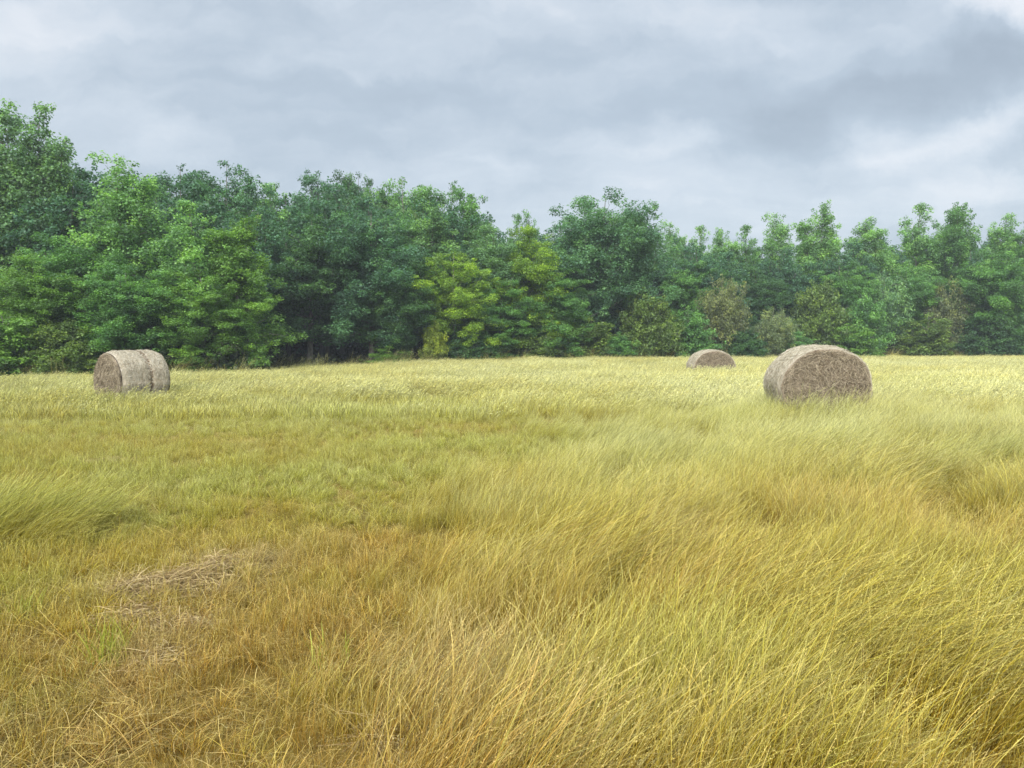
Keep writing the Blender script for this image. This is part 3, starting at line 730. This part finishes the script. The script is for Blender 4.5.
# ------------------------------------------------------------------ grass
def blades(rng, n, rad, h, th0, th1, az, w, segs, head=0.0, husk=None, hs=(0.6, 1.0)):
    """ribbon stems: th0, th1 = (mean, sd) lean in degrees at root and tip; az = (mean, sd) bearing; head = seed head widening"""
    rt = rad * np.sqrt(rng.random(n)); an = rng.random(n) * 6.283
    P = np.stack([rt * np.cos(an), rt * np.sin(an), np.full(n, -0.02)], -1)
    Lh = h * (hs[0] + (hs[1] - hs[0]) * rng.random(n))
    a0 = np.radians(rng.normal(th0[0], th0[1], n)); a1 = np.radians(rng.normal(th1[0], th1[1], n))
    bz = np.radians(rng.normal(az[0], az[1], n)); bz2 = bz + rng.normal(0, .55, n)
    rows = [P.copy()]; cur = P
    s = np.linspace(0, 1, segs + 1)
    for k in range(segs):
        q = (s[k] + s[k + 1]) / 2; a = a0 + (a1 - a0) * q ** 1.3; b = bz + (bz2 - bz) * q
        cur = cur + np.stack([np.sin(a) * np.cos(b), np.sin(a) * np.sin(b), np.cos(a)], -1) * (Lh / segs)[:, None]; rows.append(cur)
    X = np.stack(rows, 1)
    fa = rng.random(n) * 3.1416
    S = np.stack([np.cos(fa), np.sin(fa), np.zeros(n)], -1)
    wd = 1 - 0.55 * s
    if head > 0: wd = wd + head * np.exp(-((s - 0.86) / 0.11) ** 2)
    wd[-1] = 0.25
    ww = (w * (0.7 + 0.6 * rng.random(n)))[:, None, None] * wd[None, :, None] * 0.5
    V = np.stack([X - S[:, None] * ww, X + S[:, None] * ww], 2)            # n, segs+1, 2, 3
    k = np.arange(segs) * 2; q = np.stack([k, k + 1, k + 3, k + 2], -1)
    F = (np.arange(n)[:, None, None] * (2 * (segs + 1)) + q[None]).reshape(-1, 4)
    al = np.broadcast_to(np.clip(X[..., 2:3] * 0 + s[None, :, None], 0, 1), (n, segs + 1, 2))
    r1 = rng.random(n); rn = np.broadcast_to(r1[:, None, None], (n, segs + 1, 2))
    out = (V.reshape(-1, 3), F, al.reshape(-1), rn.reshape(-1))
    return merge([out, spikelets(rng, X, al, r1, n, *husk)]) if husk else out


def spikelets(rng, X, al, rn, n, per, size):
    """small seed husks standing off the top of each stem; X (n, rows, 3)"""
    q = 0.70 + 0.30 * rng.random((n, per)); rows = X.shape[1]
    f = q * (rows - 1); i = np.minimum(f.astype(int), rows - 2); fr = (f - i)[..., None]
    k = np.arange(n)[:, None]
    P = X[k, i] * (1 - fr) + X[k, i + 1] * fr
    D = X[k, i + 1] - X[k, i]; D /= np.linalg.norm(D, axis=-1, keepdims=True) + 1e-9
    D = D + rng.normal(0, .45, D.shape); D /= np.linalg.norm(D, axis=-1, keepdims=True)
    S = np.cross(D, rng.normal(size=D.shape)); S /= np.linalg.norm(S, axis=-1, keepdims=True) + 1e-9
    s = (size * (.6 + .8 * rng.random((n, per))))[..., None]
    V = np.stack([P, P + D * s * .5 + S * s * .17, P + D * s, P + D * s * .5 - S * s * .17], 2).reshape(-1, 3)
    m = n * per
    return V, np.arange(m * 4).reshape(m, 4), np.full(m * 4, 0.93), np.repeat(np.repeat(rn, per), 4)


def merge(parts):
    V, F, A, Q, off = [], [], [], [], 0
    for v, f, a, r in parts:
        V.append(v); F.append(f + off); A.append(a); Q.append(r); off += len(v)
    return np.concatenate(V), np.concatenate(F), np.concatenate(A), np.concatenate(Q)


NV = 8                                            # tufts of each sort
def sorts():
    out = []
    for k in range(NV):                           # 0: tall wind-blown stems, near
        g = np.random.default_rng(200 + k)
        out.append(merge([blades(g, 38, .26, 1.0, (10, 10), (64, 22), (0, 26), .0036, 8, .5, (12, .012), hs=(.6, 1.15)),
                          blades(g, 18, .26, .7, (8, 10), (50, 25), (0, 60), .0052, 5, 0, hs=(.5, 1.0)),
                          blades(g, 10, .28, .45, (18, 16), (60, 30), (0, 100), .0058, 4, 0, hs=(.5, 1.1))]))
    for k in range(NV):                           # 1: short upright stubble and thin stems
        g = np.random.default_rng(300 + k)
        out.append(merge([blades(g, 38, .42, 1.0, (5, 14), (34, 32), (0, 110), .0080, 5, .3, (4, .028), hs=(.4, 1.15)),
                          blades(g, 30, .45, .6, (24, 20), (74, 30), (0, 180), .0095, 4, 0, hs=(.4, 1.0))]))
    for k in range(NV):                           # 2: leafy green tuft
        g = np.random.default_rng(400 + k)
        out.append(merge([blades(g, 50, .34, 1.0, (14, 12), (72, 26), (0, 90), .015, 5, 0, hs=(.45, 1.0))]))
    for k in range(NV):                           # 3: matted dead hay, flat
        g = np.random.default_rng(500 + k)
        out.append(merge([blades(g, 60, .45, 1.0, (66, 16), (100, 12), (0, 120), .0095, 5, 0, hs=(.3, 1.0))]))
    for k in range(NV):                           # 4: tall blown stems, far (thicker, wider tuft)
        g = np.random.default_rng(600 + k)
        out.append(merge([blades(g, 80, 1.1, 1.0, (10, 9), (62, 22), (0, 26), .012, 5, .5, (4, .06), hs=(.6, 1.15)),
                          blades(g, 34, 1.1, .65, (12, 14), (50, 25), (0, 100), .017, 4, 0, hs=(.5, 1.1))]))
    for k in range(NV):                           # 5: shorter grass, far
        g = np.random.default_rng(700 + k)
        out.append(merge([blades(g, 80, 1.5, 1.0, (8, 12), (42, 24), (0, 80), .024, 4, .5, hs=(.45, 1.1)),
                          blades(g, 40, 1.5, .6, (20, 18), (60, 30), (0, 180), .028, 3, 0, hs=(.5, 1.1))]))
    return out


def field_maps(x, y):
    p = 512 + FPX * x / np.maximum(y, .5)
    n1 = fbm(x * .55, y * .55, 41, 4); n2 = fbm(x * 1.3 + 7, y * 1.3, 42, 3); n3 = fbm(x * .16, y * .16, 43, 3)
    xb = np.interp(y, [2, 3, 5, 7.5, 10, 13, 16, 19, 22], [-.25, -.1, -.3, -.45, .6, 2.2, 3.0, -2.0, -12.0])
    tall = sstep(-1.1, 1.2, (x - xb) / np.clip(y * .14, .8, 3) + (n1 - .5) * np.interp(y, [3, 9], [1.6, 4.5]) + (n2 - .5) * 2.0)
    tall = np.maximum(tall, sstep(.35, .7, 1.25 * gauss(x, y, -3.9, 6.0, 1.0, .55) + (n2 - .5) * .5))
    tall = np.maximum(tall, sstep(21, 28, y + (n1 - .5) * 9) * .85)
    tall = tall * (1 - .55 * gauss(x, y, 1.6, 5.4, .8, .35))
    for b in BALES:
        bx, by, _ = at(b["px"], b["Y"]); tall = np.maximum(tall, (.55 if b['groove'] else .95) * gauss(x, y, bx, by, 1.9, 1.7))
    red = .95 * gauss(x, y, -1.05, 3.4, 1.1, 1.5) + .65 * gauss(x, y, -1.2, 5.6, 1.0, 1.0) + .38 * gauss(x, y, -2.2, 10.5, 1.8, 1.6) + .55 * gauss(x, y, -2.6, 5.6, 1.4, .9)
    red = red + .40 * gauss(x, y, 1.0, 4.4, 1.0, .9) + .35 * gauss(x, y, 2.6, 6, 1.2, .8) + .38 * gauss(x, y, -6.3, 11, 1.6, 1.2) + .14 * gauss(x, y, 7.5, 10, 3, 1.2)
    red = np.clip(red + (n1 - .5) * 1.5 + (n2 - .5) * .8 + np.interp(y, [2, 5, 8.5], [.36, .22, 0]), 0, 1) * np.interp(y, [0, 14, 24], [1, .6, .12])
    grn = .8 * gauss(x, y, -1.1, 11.4, 1.2, .9) + .55 * gauss(x, y, -2.5, 8.2, 1.2, .8) + .6 * gauss(x, y, -3.9, 6.0, 1.2, .7) + .75 * gauss(x, y, -3.2, 15, 1.6, 1.4) + .5 * gauss(x, y, 4.5, 13.2, 1.5, 1.2)
    grn = np.clip(grn + (n2 - .40) * 1.2 + .34 * sstep(5.5, 9, y) * (1 - .6 * tall) - .18 * sstep(7, 4, y) * tall + .17 - .28 * red + .25 * (n3 - .5), 0, 1)
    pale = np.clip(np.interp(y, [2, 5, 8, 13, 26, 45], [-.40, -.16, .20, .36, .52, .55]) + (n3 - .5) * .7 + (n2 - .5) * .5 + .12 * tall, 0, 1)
    hay = np.maximum.reduce([1.1 * gauss(x, y, -2.25, 4.62, .5, .15), .95 * gauss(x, y, -1.95, 5.2, .35, .2), .45 * gauss(x, y, -1.85, 3.75, .15, .4), .7 * gauss(x, y, 1.35, 5.35, .5, .2), .45 * gauss(x, y, -.2, 3.3, .4, .5)])
    hay = hay + .15 * sstep(.62, .8, n1) * (1 - tall)
    return tall, red, grn, pale, hay, n1, n2


def build_grass():
    rng = np.random.default_rng(9)
    tufts = sorts()
    V, F, A, Q, VAR, off = [], [], [], [], [], 0
    for k, (v, f, a, r) in enumerate(tufts):
        V.append(v); F.append(f + off); A.append(a); Q.append(r); VAR.append(np.full(len(v), k)); off += len(v)
    P, ROT, SCL, PV, TIN, DED = [], [], [], [], [], []

    def scatter(y0, y1, per, sort):
        """sort(x, y, maps, rng) -> (index of the sort or -1, scale, wind yaw mean, yaw spread)"""
        hw = lambda q: q * .86 + 1.2
        area = (hw(y0) + hw(y1)) * (y1 - y0); n = int(area * per)
        y = np.sqrt(y0 ** 2 + (y1 ** 2 - y0 ** 2) * rng.random(n)) if y0 > 0 else y0 + (y1 - y0) * rng.random(n)
        x = (rng.random(n) * 2 - 1) * hw(y)
        ok = y < edge_depth(x, y) + 0.6
        for b in BALES:                                       # no stems inside a bale
            bx, by, _ = at(b["px"], b["Y"]); a = R(b["ang"])
            lx = (x - bx) * math.cos(a) + (y - by) * math.sin(a); ly = -(x - bx) * math.sin(a) + (y - by) * math.cos(a)
            ok &= ~((np.abs(lx) < b["W"] * .40) & (np.abs(ly) < b["L"] * .5 + .02))
        x, y = x[ok], y[ok]
        mp = field_maps(x, y)
        s, sc, yaw, tilt = sort(x, y, mp)
        keep = s >= 0
        x, y, s, sc, yaw, tilt = x[keep], y[keep], s[keep], sc[keep], yaw[keep], tilt[keep]
        mp = [m[keep] for m in mp]
        m = len(x)
        P.append(np.stack([x, y, ground_z(x, y)], -1))
        ROT.append(np.stack([rng.normal(0, .05, m), tilt, yaw], -1))
        SCL.append(np.stack([sc, sc, sc], -1))
        PV.append(s * NV + rng.integers(0, NV, m))
        TIN.append(np.clip(np.stack([mp[1] + rng.normal(0, .13, m), mp[2] + rng.normal(0, .12, m), mp[3] + rng.normal(0, .13, m)], -1), 0, 1)); DED.append(np.where(s == 3, np.clip(.25 + mp[4], 0, .8), np.clip(mp[4], 0, .5)))
        return m

    def near(x, y, mp):
        tall, red, grn, pale, hay, n1, n2 = mp; m = len(x); u = rng.random(m)
        s = np.where(rng.random(m) < tall * .92, 0, 1)
        s = np.where((rng.random(m) < .10 + .55 * np.clip(grn - .30, 0, 1)) & (s == 1), 2, s)
        s = np.where((rng.random(m) < .10) & (s == 0), 1, s)
        s = np.where(rng.random(m) < np.clip(hay * .75 + .12 * (1 - tall), 0, .7), 3, s)
        gust = fbm(x * .8, y * .8, 61, 3); hol = sstep(.48, .34, fbm(x * 1.6, y * 1.2, 71, 3)) * (1 - sstep(1.6, .8, np.hypot(x - 5.84, y - 13.6)))
        near_b = sum(gauss(x, y, *at(b['px'], b['Y'] - .9)[:2], 1.1, .7) for b in BALES)
        sc = np.choose(s, [(.36 + .38 * gust) * (1 - .6 * hol) * (1 + .35 * near_b) * (.75 + .4 * u) * (.7 + .3 * tall), (.09 + .15 * gust) * (.5 + .9 * u * u), .18 * (.6 + .7 * u), .30 * (.7 + .6 * u)])
        wind = R(8) + (fbm(x * .6, y * .6, 62, 4) - .5) * R(165)
        yaw = np.where(s == 0, wind + rng.normal(0, .30, m), np.where(s == 3, rng.random(m) * 6.283, wind + rng.normal(0, 1.0, m)))
        tilt = np.where(s == 0, (gust - .5) * 1.5 + .10 + .3 * hol + rng.normal(0, .12, m), .05)
        # thin the mown parts
        drop = ((s == 1) & (rng.random(m) < .12)) | ((s == 0) & (rng.random(m) < .75 * hol))
        return np.where(drop, -1, s), sc, yaw, tilt

    def far(x, y, mp):
        tall, red, grn, pale, hay, n1, n2 = mp; m = len(x); u = rng.random(m)
        s = np.where(rng.random(m) < tall * .95, 4, 5)
        gust = fbm(x * .6, y * .6, 61, 3)
        near_b = sum(gauss(x, y, *at(b['px'], b['Y'] - .9)[:2], 1.1, .8) for b in BALES[:1])
        sc = np.where(s == 4, (.34 + .32 * gust) * (1 - .15 * near_b) * (.75 + .4 * u), (.19 + .14 * gust) * (.65 + .7 * u))
        ed = edge_depth(x, y) - y
        weed = (ed < 2.2) & (rng.random(m) < .10); s = np.where(weed, 0, s); sc = np.where(weed, .75 + .6 * u, sc)
        wind = R(8) + (fbm(x * .3, y * .3, 62, 3) - .5) * R(110)
        yaw = wind + np.where(s == 4, rng.normal(0, .25, m), rng.normal(0, .9, m))
        return s, sc, yaw, np.where(s == 4, (gust - .5) * .45 + .08, .03)

    scatter(-1.5, 2.2, 60, near)
    a = scatter(2.2, 6.0, 230, near)
    b_ = scatter(6.0, 11.5, 140, near)
    c = scatter(11.5, 17, 90, near)
    d = scatter(15, 30, 26, far)
    e = scatter(30, 63, 16, far)
    print("tufts", a, b_, c, d, e)
    P = np.concatenate(P); ROT = np.concatenate(ROT); SCL = np.concatenate(SCL); PV = np.concatenate(PV); DED = np.concatenate(DED); TIN = np.concatenate(TIN)
    nb, npnt = off, len(P)
    isp = np.concatenate([np.zeros(nb, bool), np.ones(npnt, bool)])
    z3 = np.zeros((nb, 3)); z1 = np.zeros(npnt)
    me = np_mesh("grass", np.concatenate(V + [P]), np.concatenate(F), M_GRASS, {
        "along": ("FLOAT", np.concatenate(A + [z1]).astype(np.float32)), "rnd": ("FLOAT", np.concatenate(Q + [z1]).astype(np.float32)),
        "dead": ("FLOAT", np.concatenate([np.zeros(nb), DED]).astype(np.float32)), "spot": ("BOOLEAN", isp), "sort": ("INT", np.concatenate(VAR + [PV]).astype(np.int32)),
        "turn": ("FLOAT_VECTOR", np.concatenate([z3, ROT]).astype(np.float32)), "size": ("FLOAT_VECTOR", np.concatenate([z3, SCL]).astype(np.float32)),
        "tint": ("FLOAT_VECTOR", np.concatenate([z3, TIN]).astype(np.float32))})
    o = link("grass", me)
    tag(o, "wind blown yellow green hay grass covering the whole field", "grass", kind="stuff")
    ng = bpy.data.node_groups.new("grass_scatter", "GeometryNodeTree"); Lk = ng.links.new
    ng.interface.new_socket("Geometry", in_out="INPUT", socket_type="NodeSocketGeometry")
    ng.interface.new_socket("Geometry", in_out="OUTPUT", socket_type="NodeSocketGeometry")
    gi = ng.nodes.new("NodeGroupInput"); go = ng.nodes.new("NodeGroupOutput")

    def attr(n, ty):
        q = ng.nodes.new("GeometryNodeInputNamedAttribute"); q.data_type = ty; q.inputs[0].default_value = n
        return next(s for s in q.outputs if s.enabled and s.name == "Attribute")
    sep = ng.nodes.new("GeometryNodeSeparateGeometry"); sep.domain = "POINT"
    Lk(gi.outputs[0], sep.inputs[0]); Lk(attr("spot", "BOOLEAN"), sep.inputs[1])
    mp = ng.nodes.new("GeometryNodeMeshToPoints"); Lk(sep.outputs[0], mp.inputs[0])
    rot = ng.nodes.new("FunctionNodeEulerToRotation"); Lk(attr("turn", "FLOAT_VECTOR"), rot.inputs[0])
    jn = ng.nodes.new("GeometryNodeJoinGeometry")
    size = attr("size", "FLOAT_VECTOR"); sort_ = attr("sort", "INT")
    for k in range(len(tufts)):
        cmp_ = ng.nodes.new("FunctionNodeCompare"); cmp_.data_type = "INT"; cmp_.operation = "EQUAL"
        ins = [s for s in cmp_.inputs if s.enabled]
        Lk(sort_, ins[0]); ins[1].default_value = k
        s2 = ng.nodes.new("GeometryNodeSeparateGeometry"); s2.domain = "POINT"; Lk(sep.outputs[1], s2.inputs[0]); Lk(cmp_.outputs[0], s2.inputs[1])
        ip = ng.nodes.new("GeometryNodeInstanceOnPoints")
        Lk(mp.outputs[0], ip.inputs["Points"]); Lk(cmp_.outputs[0], ip.inputs["Selection"]); Lk(s2.outputs[0], ip.inputs["Instance"])
        Lk(rot.outputs[0], ip.inputs["Rotation"]); Lk(size, ip.inputs["Scale"])
        Lk(ip.outputs[0], jn.inputs[0])
    Lk(jn.outputs[0], go.inputs[0])
    md = o.modifiers.new("grass_scatter", "NODES"); md.node_group = ng


build_grass()


def build_cut_hay():
    """matted, bleached hay missed by the baler, lying on the stubble at the left"""
    rng = np.random.default_rng(15)
    parts = []
    for (px, py, rx, ry, n, h) in [(140, 592, .17, .11, 900, .13), (178, 584, .20, .10, 1000, .12), (212, 572, .15, .10, 700, .14), (128, 618, .14, .10, 600, .09), (172, 622, .16, .10, 260, .05),
                                   (150, 660, .08, .12, 260, .05), (400, 738, .14, .14, 350, .03), (480, 690, .14, .14, 350, .03), (108, 453, .26, .10, 500, .05)]:
        py += 10; Y = FPX * CAMZ / (py - HOR); cx = (px - 512) / FPX * Y
        a = rng.random(n) * 6.283; r = np.sqrt(rng.random(n))
        x = cx + np.cos(a) * r * rx * 1.3; y = Y + np.sin(a) * r * ry * 1.3
        z = ground_z(x, y) + .015 + h * (1 - r ** 2) * rng.random(n) ** .5
        b = rng.random(n) * 6.283; ln = .05 + .13 * rng.random(n)
        P0 = np.stack([x, y, z], -1); D = np.stack([np.cos(b), np.sin(b), rng.normal(-.15, .3, n)], -1)
        P2 = P0 + D * ln[:, None]; P2[:, 2] = np.maximum(P2[:, 2], ground_z(P2[:, 0], P2[:, 1]) + .008)
        P1 = (P0 + P2) / 2 + np.stack([rng.normal(0, .02, n), rng.normal(0, .02, n), np.abs(rng.normal(0, .03, n))], -1)
        v, f, q = ribbons(P0, P1, P2, .0034, rng); parts.append((v, f, q, q))
    v, f, q, _ = merge(parts)
    o = link("cut_hay", np_mesh("cut_hay", v, f, M_DEAD, {"rnd": ("FLOAT", q.astype(np.float32))}))
    tag(o, "matted bleached cut hay lying on the short grass at lower left", "hay", kind="stuff")


build_cut_hay()


def build_weeds():
    def green(name, dark, light):
        m, t = new_mat(name); L = t.links.new
        ar = N(t, "ShaderNodeAttribute", attribute_name="rnd"); cr = N(t, "ShaderNodeValToRGB"); L(ar.outputs["Fac"], cr.inputs[0])
        cr.color_ramp.elements[0].color = (*dark, 1); cr.color_ramp.elements[1].color = (*light, 1)
        pb = N(t, "ShaderNodeBsdfPrincipled", i_Roughness=0.5); L(cr.outputs[0], pb.inputs["Base Color"])
        tr = N(t, "ShaderNodeBsdfTranslucent"); L(cr.outputs[0], tr.inputs[0])
        mx = N(t, "ShaderNodeMixShader", i_Fac=0.35); L(pb.outputs[0], mx.inputs[1]); L(tr.outputs[0], mx.inputs[2])
        o = N(t, "ShaderNodeOutputMaterial"); L(mx.outputs[0], o.inputs[0]); return m
    mg = green("fresh_green_leaf", (0.20, 0.235, 0.016), (0.42, 0.45, 0.06))
    rng = np.random.default_rng(33)
    for name, px, py, h, n, w, lab, cat in [
        ("leafy_weed", 838, 596, .42, 34, .016, "bright green leafy weed half hidden in the tall grass at right of centre", "weed"),
        ("grass_tussock", 100, 668, .26, 70, .0055, "upright bright green tussock beside the matted cut hay at lower left", "grass tussock"),
        ("grass_tussock", 325, 672, .20, 30, .006, "small clump of fresh green blades among reddish stubble below the centre", "grass tussock"),
        ("grass_tussock", 10, 622, .18, 60, .006, "low light green tussock cut by the left edge of the photo", "grass tussock")]:
        Y = FPX * CAMZ / (py - HOR); x, y, z = at(px, Y)
        v, f, a, r = blades(rng, n, .10, h, (8, 9), (45, 22), (0, 120), w, 6, 0, None, (.45, 1.1))
        o = link(name, np_mesh(name, v, f, mg, {"rnd": ("FLOAT", r.astype(np.float32))})); o.location = (x, y, z)
        tag(o, lab, cat, "green plants standing out of the hay grass")


build_weeds()

# ------------------------------------------------------------------ the damp air between the camera and the wood
def build_haze():
    x0, x1, y0, y1, z0, z1 = -1900, 1900, -1900, 1900, -3, 18
    V = [(x, y, z) for z in (z0, z1) for y in (y0, y1) for x in (x0, x1)]
    F = [(0, 2, 3, 1), (4, 5, 7, 6), (0, 1, 5, 4), (2, 6, 7, 3), (0, 4, 6, 2), (1, 3, 7, 5)]
    m, t = new_mat("haze")
    v = N(t, "ShaderNodeVolumePrincipled", i_Density=0.0008); v.inputs["Color"].default_value = (0.86, 0.93, 1.0, 1); v.inputs["Anisotropy"].default_value = 0.0
    o = N(t, "ShaderNodeOutputMaterial"); t.links.new(v.outputs[0], o.inputs["Volume"])
    tag(link("haze", np_mesh("haze", V, F, m)), "thin damp air over the field", "haze", kind="stuff")


build_haze()
